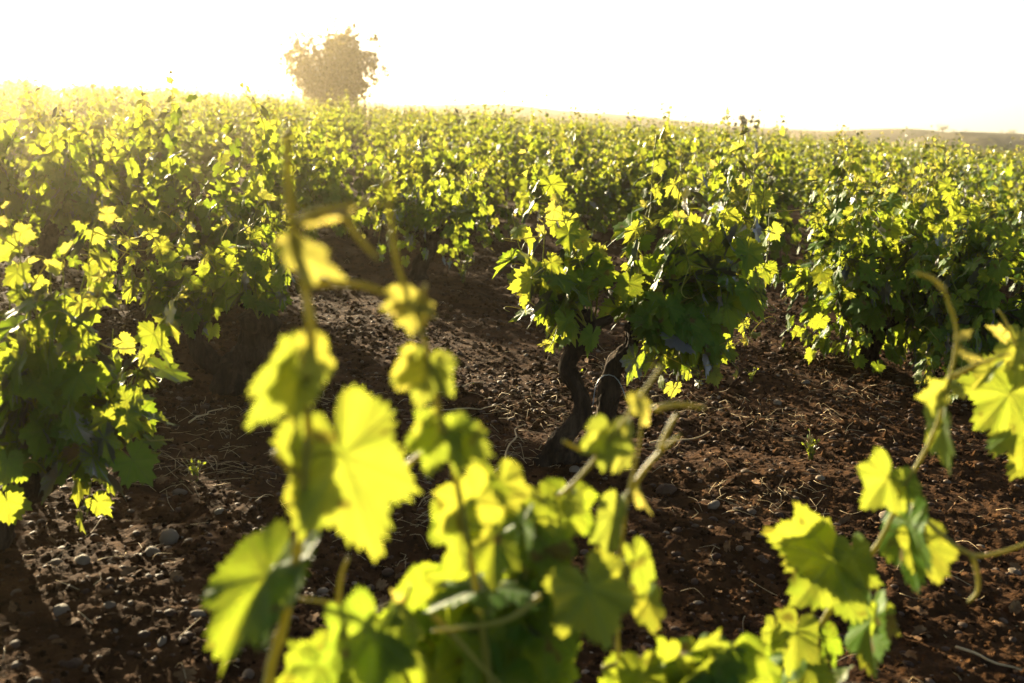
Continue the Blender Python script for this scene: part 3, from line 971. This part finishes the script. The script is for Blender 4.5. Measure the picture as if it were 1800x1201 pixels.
B1 = ([(1400, 1235, 1.62), (1440, 1105, 1.6), (1500, 1020, 1.58), (1550, 945, 1.56), (1592, 855, 1.54), (1640, 765, 1.52), (1665, 680, 1.5), (1682, 590, 1.48), (1660, 510, 1.46)], .0050, [
    (1462, 985, 1.58, 1395, 1075, 1.5, -10, 1.25, .3, .15, .1), (1425, 960, 1.6, 1345, 930, 1.55, 10, .9, .4, .3, .1),
    (1500, 975, 1.57, 1520, 1055, 1.53, 25, .9, .4, .3, .15), (1560, 840, 1.55, 1520, 900, 1.5, -20, 1.1, .45, .35, .15), (1590, 845, 1.54, 1608, 895, 1.52, 10, .9, .3, .4, .2),
    (1598, 920, 1.55, 1600, 1075, 1.5, 58, .9, .5, .35, .0), (1625, 955, 1.54, 1662, 1045, 1.5, -12, .9, .3, .3, .1),
    (1658, 750, 1.52, 1668, 848, 1.5, 50, .65, .3, .5, .25), (1650, 690, 1.5, 1612, 700, 1.47, -20, .8, .5, .5, .35), (1645, 700, 1.5, 1642, 735, 1.48, 0, .8, .3, .4, .4),
    (1680, 680, 1.5, 1700, 705, 1.48, 20, .7, .4, .5, .4), (1400, 1110, 1.6, 1385, 1195, 1.55, -10, .9, .3, .3, .1), (1420, 1170, 1.6, 1440, 1250, 1.56, 20, 1.0, .3, .2, .05), (1455, 1120, 1.6, 1470, 1180, 1.57, -50, .8, .3, .3, .0), (1390, 1150, 1.62, 1345, 1225, 1.58, 45, 1.0, .4, .2, .0), (1360, 1110, 1.6, 1350, 1160, 1.56, -30, .8, .4, .3, .1),
    (1530, 1090, 1.58, 1520, 1215, 1.53, 55, .9, .4, .3, .0), (1550, 1085, 1.57, 1562, 1150, 1.54, -15, .7, .3, .4, .1), (1480, 1190, 1.6, 1450, 1230, 1.55, 60, .7, .3, .5, .3),
    (1690, 590, 1.48, 1712, 580, 1.46, 30, .6, .3, .6, 1.0), (1700, 620, 1.48, 1735, 640, 1.46, 40, .6, .3, .6, .9),
], [[(1605, 890, 1.54), (1655, 940, 1.52), (1708, 975, 1.5), (1755, 972, 1.5), (1815, 952, 1.5)], [(1708, 975, 1.5), (1718, 1010, 1.5), (1718, 1040, 1.5), (1702, 1058, 1.5)],
    [(1668, 665, 1.5), (1710, 645, 1.5), (1750, 630, 1.5), (1775, 622, 1.5)], [(1660, 510, 1.46), (1640, 490, 1.46), (1610, 480, 1.46)]])
front_vine(.62, 1.72, 42, 'blurred lone yellow-green vine shoot close to the camera at lower right with a curling tendril', [B1], .05)
C1 = ([(1850, 1000, 1.9), (1835, 860, 1.9), (1815, 740, 1.88), (1800, 650, 1.86), (1770, 570, 1.85), (1755, 545, 1.85)], .0045, [
    (1775, 690, 1.86, 1715, 765, 1.82, -8, 1.25, .3, .15, .1), (1790, 600, 1.86, 1775, 660, 1.83, 20, .9, .4, .4, .3), (1800, 745, 1.88, 1800, 850, 1.83, 20, 1.0, .4, .3, .1),
    (1740, 650, 1.86, 1705, 690, 1.84, 30, .6, .3, .6, .3), (1790, 640, 1.86, 1830, 690, 1.84, 0, .9, .3, .3, .2), (1760, 590, 1.85, 1735, 570, 1.84, 30, .6, .3, .6, .9),
    (1830, 780, 1.9, 1860, 880, 1.85, 0, 1.1, .3, .3, .1),
], [])
front_vine(1.6, 2.2, 43, 'yellow-green vine shoot entering at the right edge, one toothed leaf facing the camera', [C1], .05)

# ------------------------------------------------------------------ the rest of the vineyard
def zone(x, y):
    u = x / y
    side = 'left' if u < -.17 else ('right' if u > .17 else 'middle')
    return side


ZL = {
    ('mid', 'left'): ('leafy grapevine in the sun-glowing rows at left, a few rows behind the forked vine', 'grapevines in the glowing rows at left'),
    ('mid', 'middle'): ('leafy backlit grapevine in the rows just behind the middle vine and the small round vine', 'grapevines in the rows behind the middle vine'),
    ('mid', 'right'): ('leafy dark green grapevine in the rows just behind the wide vine at right', 'grapevines in the rows behind the wide vine at right'),
    ('far', 'left'): ('small far grapevine in the hazy rows at left near the pale hill', 'far grapevines at left under the pale hill'),
    ('far', 'middle'): ('small far grapevine in the dense rows between the lone tree and the dark sapling', 'far grapevines between lone tree and sapling'),
    ('far', 'right'): ('small far grapevine in the dense rows at right under the tan hills', 'far grapevines at right under the tan hills'),
}
B1v, B2v = np.array([1.66, .30]), np.array([-.22, 1.55])
O = HERO_BASES[0][:2]
rg = np.random.default_rng(77)
spots = []
hb = np.array([[p[0], p[1]] for p in HERO_BASES])
for i in range(-60, 61):
    for k in range(-3, 48):
        p = O + i * B1v + k * B2v + rg.normal(0, .30, 2)
        x, y = p
        if y < 1.5 or np.hypot(x, y) > 63:
            continue
        lm = 5.0 if y < 22 else 2.0
        if x < -.53 * y - lm or x > .53 * y + 1.6:
            continue
        if np.min(np.hypot(*(hb - p).T)) < 1.25:
            continue
        # keep the open soil of the photograph open
        r_ = np.array([x, y, PA * x + PB * y]) - CAM
        fwd = r_[1] * _cp - r_[2] * _sp; up = r_[1] * _sp + r_[2] * _cp
        X, Y = 900 + FPX * r_[0] / fwd, 600.5 - FPX * up / fwd
        if 560 < X < 930 and 540 < Y < 1300 or 930 < X < 1300 and 440 < Y < 1300 or 1300 <= X < 1480 and 480 < Y < 1300 or (0 < X < 1800 and Y > 640):
            continue
        if rg.uniform() < .03:
            continue
        spots.append((math.hypot(x, y), x, y, X))
spots.sort()
print('vine spots', len(spots))
NEAR_R, MAXV = 15.0, 290
mid_protos, far_protos = [], []


def proto_mid(i):
    g = np.random.default_rng(900 + i)
    f = vine_form(g, H=g.uniform(.95, 1.2), spread=g.uniform(.38, .54), head=.28, n_shoots=int(g.integers(15, 20)))
    return build_vine('grapevine', (0, 0, 0), 950 + i, 'mid', f, size=.080, spacing=.042, extra=220, parts='mid', skirt=.4)


def proto_far(i):
    g = np.random.default_rng(1900 + i)
    f = vine_form(g, H=g.uniform(.95, 1.2), spread=g.uniform(.38, .54), head=.28, n_shoots=int(g.integers(15, 20)))
    return build_vine('grapevine', (0, 0, 0), 1950 + i, 'far', f, size=.072, spacing=.044, extra=150, parts='merged', skirt=.4)


def place(root, x, y, rz, s, key):
    root.location = (x, y, gz(x, y)); root.rotation_euler = (0, 0, rz); root.scale = (s, s, s * rg.uniform(.93, 1.08))
    lab, grp = ZL[key]
    tag(root, lab, 'grapevine', grp)


stuff_spots = []
NM, NF = 6, 5
for n, (r_, x, y, X) in enumerate(spots):
    side = zone(x, y)
    rz, s = rg.uniform(0, 6.28), rg.uniform(.82, 1.12)
    if r_ < NEAR_R:
        if len(mid_protos) < NM:
            o = proto_mid(len(mid_protos)); mid_protos.append(o)
        else:
            o = copy_tree(mid_protos[int(rg.integers(NM))])
        place(o, x, y, rz, s, ('mid', side))
    elif n < MAXV:
        if len(far_protos) < NF:
            o = proto_far(len(far_protos)); far_protos.append(o)
        else:
            o = copy_tree(far_protos[int(rg.integers(NF))])
        place(o, x, y, rz, s, ('far', side))
    else:
        stuff_spots.append((x, y, rz, s))


def far_mass():
    src = []
    for o in far_protos:
        me = [c for c in o.children if c.name.startswith('foliage')][0].data
        v = np.zeros(len(me.vertices) * 3, np.float32); me.vertices.foreach_get('co', v)
        f = np.zeros(len(me.loops), np.int32); me.loops.foreach_get('vertex_index', f)
        lc = np.zeros(len(me.vertices) * 3, np.float32); me.attributes['lc'].data.foreach_get('vector', lc)
        uv = np.zeros(len(me.vertices) * 3, np.float32); me.attributes['luv'].data.foreach_get('vector', uv)
        src.append((v.reshape(-1, 3), f.reshape(-1, 3), lc.reshape(-1, 3), uv.reshape(-1, 3)))
    Vs, Fs, Ls, Us, n = [], [], [], [], 0
    for x, y, rz, s in stuff_spots:
        v, f, lc, uv = src[int(rg.integers(len(src)))]
        c, q = math.cos(rz) * s, math.sin(rz) * s
        w = np.column_stack([v[:, 0] * c - v[:, 1] * q + x, v[:, 0] * q + v[:, 1] * c + y, v[:, 2] * s + gz(x, y)])
        Vs.append(w); Fs.append(f + n); Ls.append(lc); Us.append(uv); n += len(v)
    if not Vs:
        return
    me = mesh_from('vineyard_foliage', np.concatenate(Vs), np.concatenate(Fs), np.concatenate(Ls), np.concatenate(Us), M_LEAF)
    o = bpy.data.objects.new('vineyard_foliage', me); COL.objects.link(o)
    tag(o, 'farthest vine rows running together along the skyline', 'vineyard', kind='stuff')


far_mass()

# ------------------------------------------------------------------ trees
def leaf_cloud(mb, g, c, rad, n, size, flat=1.0):
    for _ in range(n):
        d = unit(g.normal(0, 1, 3)) * g.uniform(.2, 1) ** .5
        p = c + d * rad * np.array([1, 1, flat])
        add_leaf(mb, g, 'far', p, g.normal(0, 1, 3), g.normal(0, 1, 3), size * g.uniform(.6, 1.3), float(g.uniform()), float(g.uniform(0, .4)), width=.5)


def lone_tree():
    g = np.random.default_rng(3)
    base = at(582, 178, 57); base[2] = gz(base[0], base[1])
    top = at(582, 47, 57)[2] - base[2]
    root = empty('almond_tree', base)
    tag(root, 'lone bushy almond tree with many stems on the skyline above the vines', 'tree')
    cm = MB()
    wpx = 57 / FPX
    for i in range(42):
        a = g.uniform(0, 6.28)
        u = g.uniform(0, 1) ** .45
        w = u * 92 * wpx * g.uniform(.9, 1.05)
        h = top * .95 * math.sqrt(max(.05, 1 - (u * .74) ** 2)) * g.uniform(.86, 1.04)
        if i >= 30:
            w = g.uniform(.5, .88) * 86 * wpx; h = top * g.uniform(.45, .66)
        e = np.array([math.cos(a) * w, math.sin(a) * w * .9, h])
        m = np.array([e[0] * .38, e[1] * .38, h * .45]) + g.normal(0, .12, 3)
        q = np.array([e[0] * .75, e[1] * .75, h * .75]) + g.normal(0, .15, 3)
        line = smooth_line([(g.normal(0, .15), g.normal(0, .15), -.1), m, q, e], .25)
        mb = MB(); tube(mb, line, .075, .02, 5)
        mb.build('trunk', M_TWOOD, root)
        nl = len(line)
        for j in range(int(nl * .38), nl):
            f = j / nl
            for _ in range(2):
                c = line[j] + g.normal(0, .30, 3) * (.4 + f)
                leaf_cloud(cm, g, c, g.uniform(.14, .34), int(g.integers(7, 11) + 16 * f), .15)
            if g.uniform() < .5:      # twig with a few leaves
                e2 = line[j] + unit(g.normal(0, 1, 3) + np.array([0, 0, .6])) * g.uniform(.3, .7)
                leaf_cloud(cm, g, e2, .16, 7, .18)
    for _ in range(20):           # low skirt
        a = g.uniform(0, 6.28); rr = g.uniform(.1, 1.0)
        leaf_cloud(cm, g, np.array([math.cos(a) * rr, math.sin(a) * rr, g.uniform(.4, 1.8)]), .35, 16, .16)
    cm.build('crown', M_TREE, root)


lone_tree()


def small_tree(name, px, py, d, hpx, wpx, seed, label, cat='tree', group=None, trunk=.3, n=220, drop=0.0, base_z=None):
    g = np.random.default_rng(seed)
    k = d / FPX
    p = at(px, py, d)
    root = empty(name, p)
    tag(root, label, cat, group)
    H, W = hpx * k, wpx * k
    mb = MB()
    tube(mb, smooth_line([(0, 0, -H * .25), (.02 * H, 0, H * .2), (0, 0, H * .55)], H * .1), H * .05, H * .025, 6)
    mb.build('trunk', M_TWOOD, root)
    cm = MB()
    for _ in range(9):
        c = np.array([g.normal(0, .22) * W, g.normal(0, .22) * W, H * (trunk + (1 - trunk) * g.uniform(.25, .75))])
        leaf_cloud(cm, g, c, W * g.uniform(.16, .3), n // 9, H * .07, .8)
    cm.build('crown', M_TREE, root)
    return root


# the dark sapling with two tufts on the crest
def sapling():
    g = np.random.default_rng(12)
    d = 48
    b = at(1318, 240, d)
    root = empty('sapling', b)
    tag(root, 'dark thin sapling with two leafy tufts poking above the far vines', 'sapling')
    for q in ([(1312, 250), (1305, 225), (1303, 208)], [(1316, 250), (1314, 230), (1310, 212)], [(1322, 250), (1327, 228), (1331, 213)], [(1318, 250), (1318, 225), (1323, 206)]):
        mb = MB(); tube(mb, smooth_line([at(x, y, d) - b for x, y in q], .1), .03, .018, 5)
        mb.build('trunk', M_TWOOD, root)
    cm = MB()
    for x, y, r_ in ((1304, 207, 5), (1309, 213, 5), (1306, 220, 4.5), (1310, 225, 4), (1331, 215, 4.5), (1330, 222, 4), (1323, 206, 2), (1321, 214, 2), (1293, 218, 2)):
        leaf_cloud(cm, g, at(x, y, d) - b, r_ * 1.2 * d / FPX, 110, .08)
    cm.build('crown', M_TREE, root)


sapling()
small_tree('hill_tree', 1656, 236, 189, 17, 16, 51, 'round tree on a thin stem standing on the dark slope at right', trunk=.3, n=420)
small_tree('shrub', 1676, 234, 189, 8, 12, 52, 'low dark shrub beside the round tree on the slope', 'shrub', trunk=.0, n=300)
for i, (x, y, h, w) in enumerate([(1698, 234, 7, 16), (1762, 237, 9, 18), (1780, 238, 12, 18), (1746, 237, 6, 12), (1725, 237, 5, 12)]):
    small_tree('shrub', x, y, 189, h, w, 60 + i, 'low scrubby bush along the crest of the dark slope at far right', 'shrub', 'scrub on the dark slope', trunk=0, n=260)
small_tree('hill_tree', 1361, 230, 330, 10, 13, 53, 'small pale hazy tree on the far ridge just right of the sapling', trunk=.2, n=260)
for i, (x, y, h, w) in enumerate([(868, 184, 5, 9), (885, 184, 7, 14), (898, 184, 9, 18), (912, 186, 8, 16), (925, 188, 6, 12), (938, 189, 6, 10), (962, 192, 5, 12), (1005, 197, 8, 16), (1018, 198, 6, 14),
                                  (1050, 199, 5, 18), (1065, 201, 5, 14), (1078, 202, 4, 12), (1112, 204, 8, 16), (1135, 206, 7, 14), (1150, 207, 5, 14), (1165, 208, 4, 12), (1200, 213, 3, 8)]):
    small_tree('hill_tree', x, y + 1, 359, h, w, 70 + i, 'pale hazy tree in the line along the far ridge behind the middle rows', 'tree', 'trees along the far ridge', trunk=.05, n=220)
for i, (x, y, h, w) in enumerate([(318, 134, 3, 6), (350, 137, 4, 7), (385, 139, 6, 7), (396, 140, 4, 6), (424, 144, 4, 8), (440, 147, 4, 8), (457, 149, 3, 5), (475, 151, 3, 5)]):
    small_tree('hill_tree', x, y + 1, 429, h, w, 90 + i, 'tiny pale tree on the sun-bleached hill left of the lone tree', 'tree', 'trees on the bleached hill', trunk=.15, n=140)

# ------------------------------------------------------------------ stones, crumbs, straw
def ico(sub, seed, squash=.6, bump=.18, flat=False):
    bm = bmesh.new()
    bmesh.ops.create_icosphere(bm, subdivisions=sub, radius=1)
    v = np.array([x.co[:] for x in bm.verts]); f = np.array([[y.index for y in x.verts] for x in bm.faces])
    bm.free()
    g = np.random.default_rng(seed)
    for _ in range(4):
        d = unit(g.normal(0, 1, 3))
        v = v * (1 + bump * (v @ d)[:, None] * g.uniform(-1, 1))
    v = v * (1 + g.normal(0, bump * (.22 if sub > 1 else .8), len(v)))[:, None]
    return v * np.array([1, g.uniform(.65, .95), squash * g.uniform(.8, 1.2)]), f


def rot_z(a):
    c, s = math.cos(a), math.sin(a)
    return np.array([[c, -s, 0], [s, c, 0], [0, 0, 1]])


def rot_x(a):
    c, s = math.cos(a), math.sin(a)
    return np.array([[1, 0, 0], [0, c, -s], [0, s, c]])


def scatter(name, label, cat, mat, temps, n, rmin, rmax, smin, smax, power, seed, smooth, sink, tint):
    g = np.random.default_rng(seed)
    r = rmin * (rmax / rmin) ** g.uniform(0, 1, n)
    a = g.uniform(-.68, .64, n)
    x, y = np.sin(a) * r, np.cos(a) * r
    patch = vnoise(x * 1.3, y * 1.3, 61)
    keep = g.uniform(0, 1, n) < .35 + patch
    x, y, r = x[keep], y[keep], r[keep]
    z = ground_h(x, y)
    mb = MB()
    s = smin + (smax - smin) * g.uniform(0, 1, len(x)) ** power
    for i in range(len(x)):
        V, F = temps[g.integers(len(temps))]
        M = rot_z(g.uniform(0, 6.28)) @ rot_x(g.normal(0, .25))
        mb.add((V * s[i]) @ M.T + np.array([x[i], y[i], z[i] + s[i] * sink]), F, float(np.clip(g.normal(*tint), 0, 1)), 0)
    o = mb.build(name, mat, None, smooth)
    tag(o, label, cat, kind='stuff')
    return o


t_peb = [ico(2, 10 + i) for i in range(6)]
t_peb1 = [ico(1, 20 + i, .62, .12) for i in range(6)]
t_crumb = [ico(1, 30 + i, .75, .3) for i in range(8)]
scatter('gravel', 'rounded pebbles strewn over the soil', 'gravel', M_STONE, t_peb, 8500, 1.6, 7.5, .003, .021, 3.0, 1, True, -.12, (.34, .22))
scatter('gravel', 'small pebbles over the soil between the farther vines', 'gravel', M_STONE, t_peb1, 6500, 4.5, 20.0, .005, .024, 2.2, 2, True, .15, (.38, .22))
scatter('dirt', 'loose reddish crumbs of tilled soil', 'soil', M_CRUMB, t_crumb, 40000, 1.6, 13.0, .003, .015, 2.2, 3, False, .1, (.45, .25))


scatter('dirt', 'loose soil crumbs between the vines behind', 'soil', M_CRUMB, [ico(1, 40 + i, .75, .3) for i in range(6)], 20000, 4.5, 16.0, .005, .024, 2.0, 4, False, .1, (.45, .25))


def stones():
    g = np.random.default_rng(8)
    temps = []
    for i in range(6):
        v, f = ico(3, 50 + i, .62, .2)
        mb = MB(); mb.add(v, f, .25 + .13 * i)
        temps.append(mb.mesh('stone', M_STONE, True))

    def one(px, py, w, t, label, group=None):
        p = ground_px(px, py)
        o = bpy.data.objects.new('stone', temps[t]); COL.objects.link(o)
        s = w * np.linalg.norm(p - CAM) / FPX / 2
        o.location = (p[0], p[1], gz(p[0], p[1]) + s * .05)
        o.scale = (s, s, s); o.rotation_euler = (g.normal(0, .2), g.normal(0, .2), g.uniform(0, 6.28))
        tag(o, label, 'stone', group)
    one(296, 948, 36, 4, 'large smooth grey stone lying on the soil below the left-edge vine')
    one(268, 978, 30, 3, 'rounded tan stone just below the large grey stone')
    one(1172, 872, 46, 1, 'broad dark brown stone on the soil right of the front shoots')
    one(110, 1088, 32, 5, 'pale angular stone catching the sun near the bottom left corner')
    one(148, 1000, 26, 4, 'grey stone between the pale angular stone and the left-edge trunk')
    one(386, 912, 18, 5, 'small whitish oval pebble right of the large grey stone')
    for _ in range(64):
        r = 1.9 * (8.0 / 1.9) ** g.uniform(); a = g.uniform(-.5, .5)
        x, y = math.sin(a) * r, math.cos(a) * r
        o = bpy.data.objects.new('stone', temps[int(g.integers(6))]); COL.objects.link(o)
        s = g.uniform(.015, .028)
        o.location = (x, y, gz(x, y) - s * .02); o.scale = (s, s, s); o.rotation_euler = (g.normal(0, .2), g.normal(0, .2), g.uniform(0, 6.28))
        tag(o, 'fist-sized brownish stone half sunk in the tilled soil', 'stone', 'larger stones in the soil')


stones()


def straw():
    g = np.random.default_rng(18)
    mb = MB()
    clumps = [ground_px(x, y)[:2] for x, y in ((890, 800), (330, 830), (1420, 760), (950, 730), (1110, 660), (590, 700), (650, 890), (1500, 700), (1450, 640), (1250, 720), (400, 740), (820, 900), (1150, 640), (1340, 880))]
    for i in range(1500):
        if i < 900:
            c = clumps[int(g.integers(len(clumps)))]
            x, y = c + g.normal(0, .16, 2)
        else:
            r = 2.0 * (14 / 2.0) ** g.uniform(); a = g.uniform(-.6, .6)
            x, y = math.sin(a) * r, math.cos(a) * r
        z = gz(x, y) + .004
        a = g.uniform(0, 6.28); L = g.uniform(.03, .13)
        d = np.array([math.cos(a), math.sin(a), g.uniform(-.05, .5)])
        p = np.array([x, y, z])
        b = p + d * L * .5 + g.normal(0, .01, 3); c = p + np.array([d[0], d[1], d[2] * .4]) * L + g.normal(0, .015, 3)
        b[2] = max(b[2], z); c[2] = max(c[2], z - .005)
        tube(mb, smooth_line([p, b, c], .02), .0013, .0008, 3)
    o = mb.build('dry_grass', M_STRAW)
    tag(o, 'dry straw and dead grass scattered over the soil', 'dry grass', kind='stuff')


straw()
M_DEAD = rough_material('dead leaf', [(.06, .030, .012), (.11, .058, .024), (.17, .10, .045)], 25, .002, 80, .9, .1)


def litter():
    g = np.random.default_rng(88)
    mb = MB()
    for i in range(520):
        r = 2.0 * (14 / 2.0) ** g.uniform(); a = g.uniform(-.62, .6)
        x, y = math.sin(a) * r, math.cos(a) * r
        p = np.array([x, y, gz(x, y) + .012])
        ax = np.array([g.normal(), g.normal(), g.normal(0, .25)])
        add_leaf(mb, g, 'mid', p, ax, np.array([g.normal(0, .3), g.normal(0, .3), 1]), g.uniform(.018, .05), .5, 0, cup=g.uniform(-.8, .9), fold=g.uniform(.2, 1.1), width=.8)
    o = mb.build('leaf_litter', M_DEAD)
    tag(o, 'curled dead leaves scattered over the soil', 'leaf litter', kind='stuff')


litter()


def twigs():
    g = np.random.default_rng(28)
    for x0, y0, x1, y1, lab in [(775, 702, 850, 684, 'thin straight dry twig lying on the open soil behind the front shoots'), (780, 728, 872, 722, 'longer bleached dry twig just nearer than the thin straight one'),
                                (1140, 792, 1250, 768, 'bleached dry cane lying beside the tips of the front shoots'), (1090, 620, 1150, 600, 'curled pale dry leaf stalk behind the tied trunk'),
                                (870, 830, 915, 770, 'bent brown dry twig sticking up left of the middle trunk'), (1680, 1150, 1790, 1190, 'long pale dry cane on the soil in the bottom right corner'),
                                (330, 740, 400, 722, 'forked pale dry twig on the soil near the forked trunk'), (640, 905, 690, 880, 'short pale dry twig between the two tall front shoots')]:
        p0, p1 = ground_px(x0, y0), ground_px(x1, y1)
        o_ = p0.copy(); o_[2] = gz(p0[0], p0[1])
        L = []
        for t in np.linspace(0, 1, 7):
            q = p0 * (1 - t) + p1 * t + np.array([g.normal(0, .012), g.normal(0, .012), 0])
            q[2] = gz(q[0], q[1]) + .014 + (.05 * t if 'sticking' in lab else 0)
            L.append(q - o_)
        mb = MB(); tube(mb, smooth_line(L, .02), .0045, .0025, 7, .08, g)
        o = mb.build('dry_twig', M_STRAW)
        o.location = o_
        tag(o, lab, 'twig')


twigs()


def weeds():
    g = np.random.default_rng(38)
    for px, py, h, n, lab in [(1425, 815, .11, 26, 'small green grass tuft on the bare soil right of the middle vine'), (815, 500, .26, 18, 'tall thin weed beside the small round vine'),
                              (1005, 690, .10, 22, 'low green weed at the foot of the middle vine, left of its trunk'), (950, 575, .08, 16, 'tiny weed under the low left shoot of the middle vine'),
                              (345, 850, .08, 26, 'flattened grey-green grass patch on soil right of the left-edge vine'), (1320, 690, .07, 18, 'tiny green sprig on the soil between middle vine and wide vine')]:
        p = ground_px(px, py)
        p[2] = gz(p[0], p[1])
        root = empty('weed', p)
        tag(root, lab, 'weed')
        sm, lm = MB(), MB()
        for i in range(n):
            a = g.uniform(0, 6.28); L = h * g.uniform(.5, 1.15)
            d = np.array([math.cos(a), math.sin(a), 0]) * g.uniform(.15, .8)
            line = smooth_line([g.normal(0, .006, 3) * np.array([1, 1, 0]), d * L * .3 + np.array([0, 0, L * .6]), d * L * .8 + np.array([0, 0, L])], .02)
            tube(sm, line, .0016, .0005, 4, tint=.5, age=.1)
            for _ in range(2):
                q = line[g.integers(1, len(line))]
                add_leaf(lm, g, 'far', q, unit(d + np.array([0, 0, .5]) + g.normal(0, .3, 3)), unit(g.normal(0, 1, 3)), h * .14, .5, .1, width=.5)
        sm.build('stem', M_STEM, root)
        lm.build('foliage', M_LEAF, root)


weeds()

# ------------------------------------------------------------------ haze: the dusty evening air
def haze():
    bm = bmesh.new()
    bmesh.ops.create_cube(bm, size=1)
    me = bpy.data.meshes.new('haze'); bm.to_mesh(me); bm.free()
    m, t = new_mat('evening haze')
    out = N(t, 'ShaderNodeOutputMaterial')
    pv = N(t, 'ShaderNodeVolumePrincipled')
    pv.inputs['Color'].default_value = (1.0, .84, .57, 1)
    pv.inputs['Density'].default_value = .0017
    pv.inputs['Anisotropy'].default_value = .9
    t.links.new(pv.outputs[0], out.inputs['Volume'])
    me.materials.append(m)
    o = bpy.data.objects.new('haze', me)
    o.location = (0, 250, 8.5); o.scale = (1300, 800, 39)
    COL.objects.link(o)
    tag(o, kind='stuff')


haze()
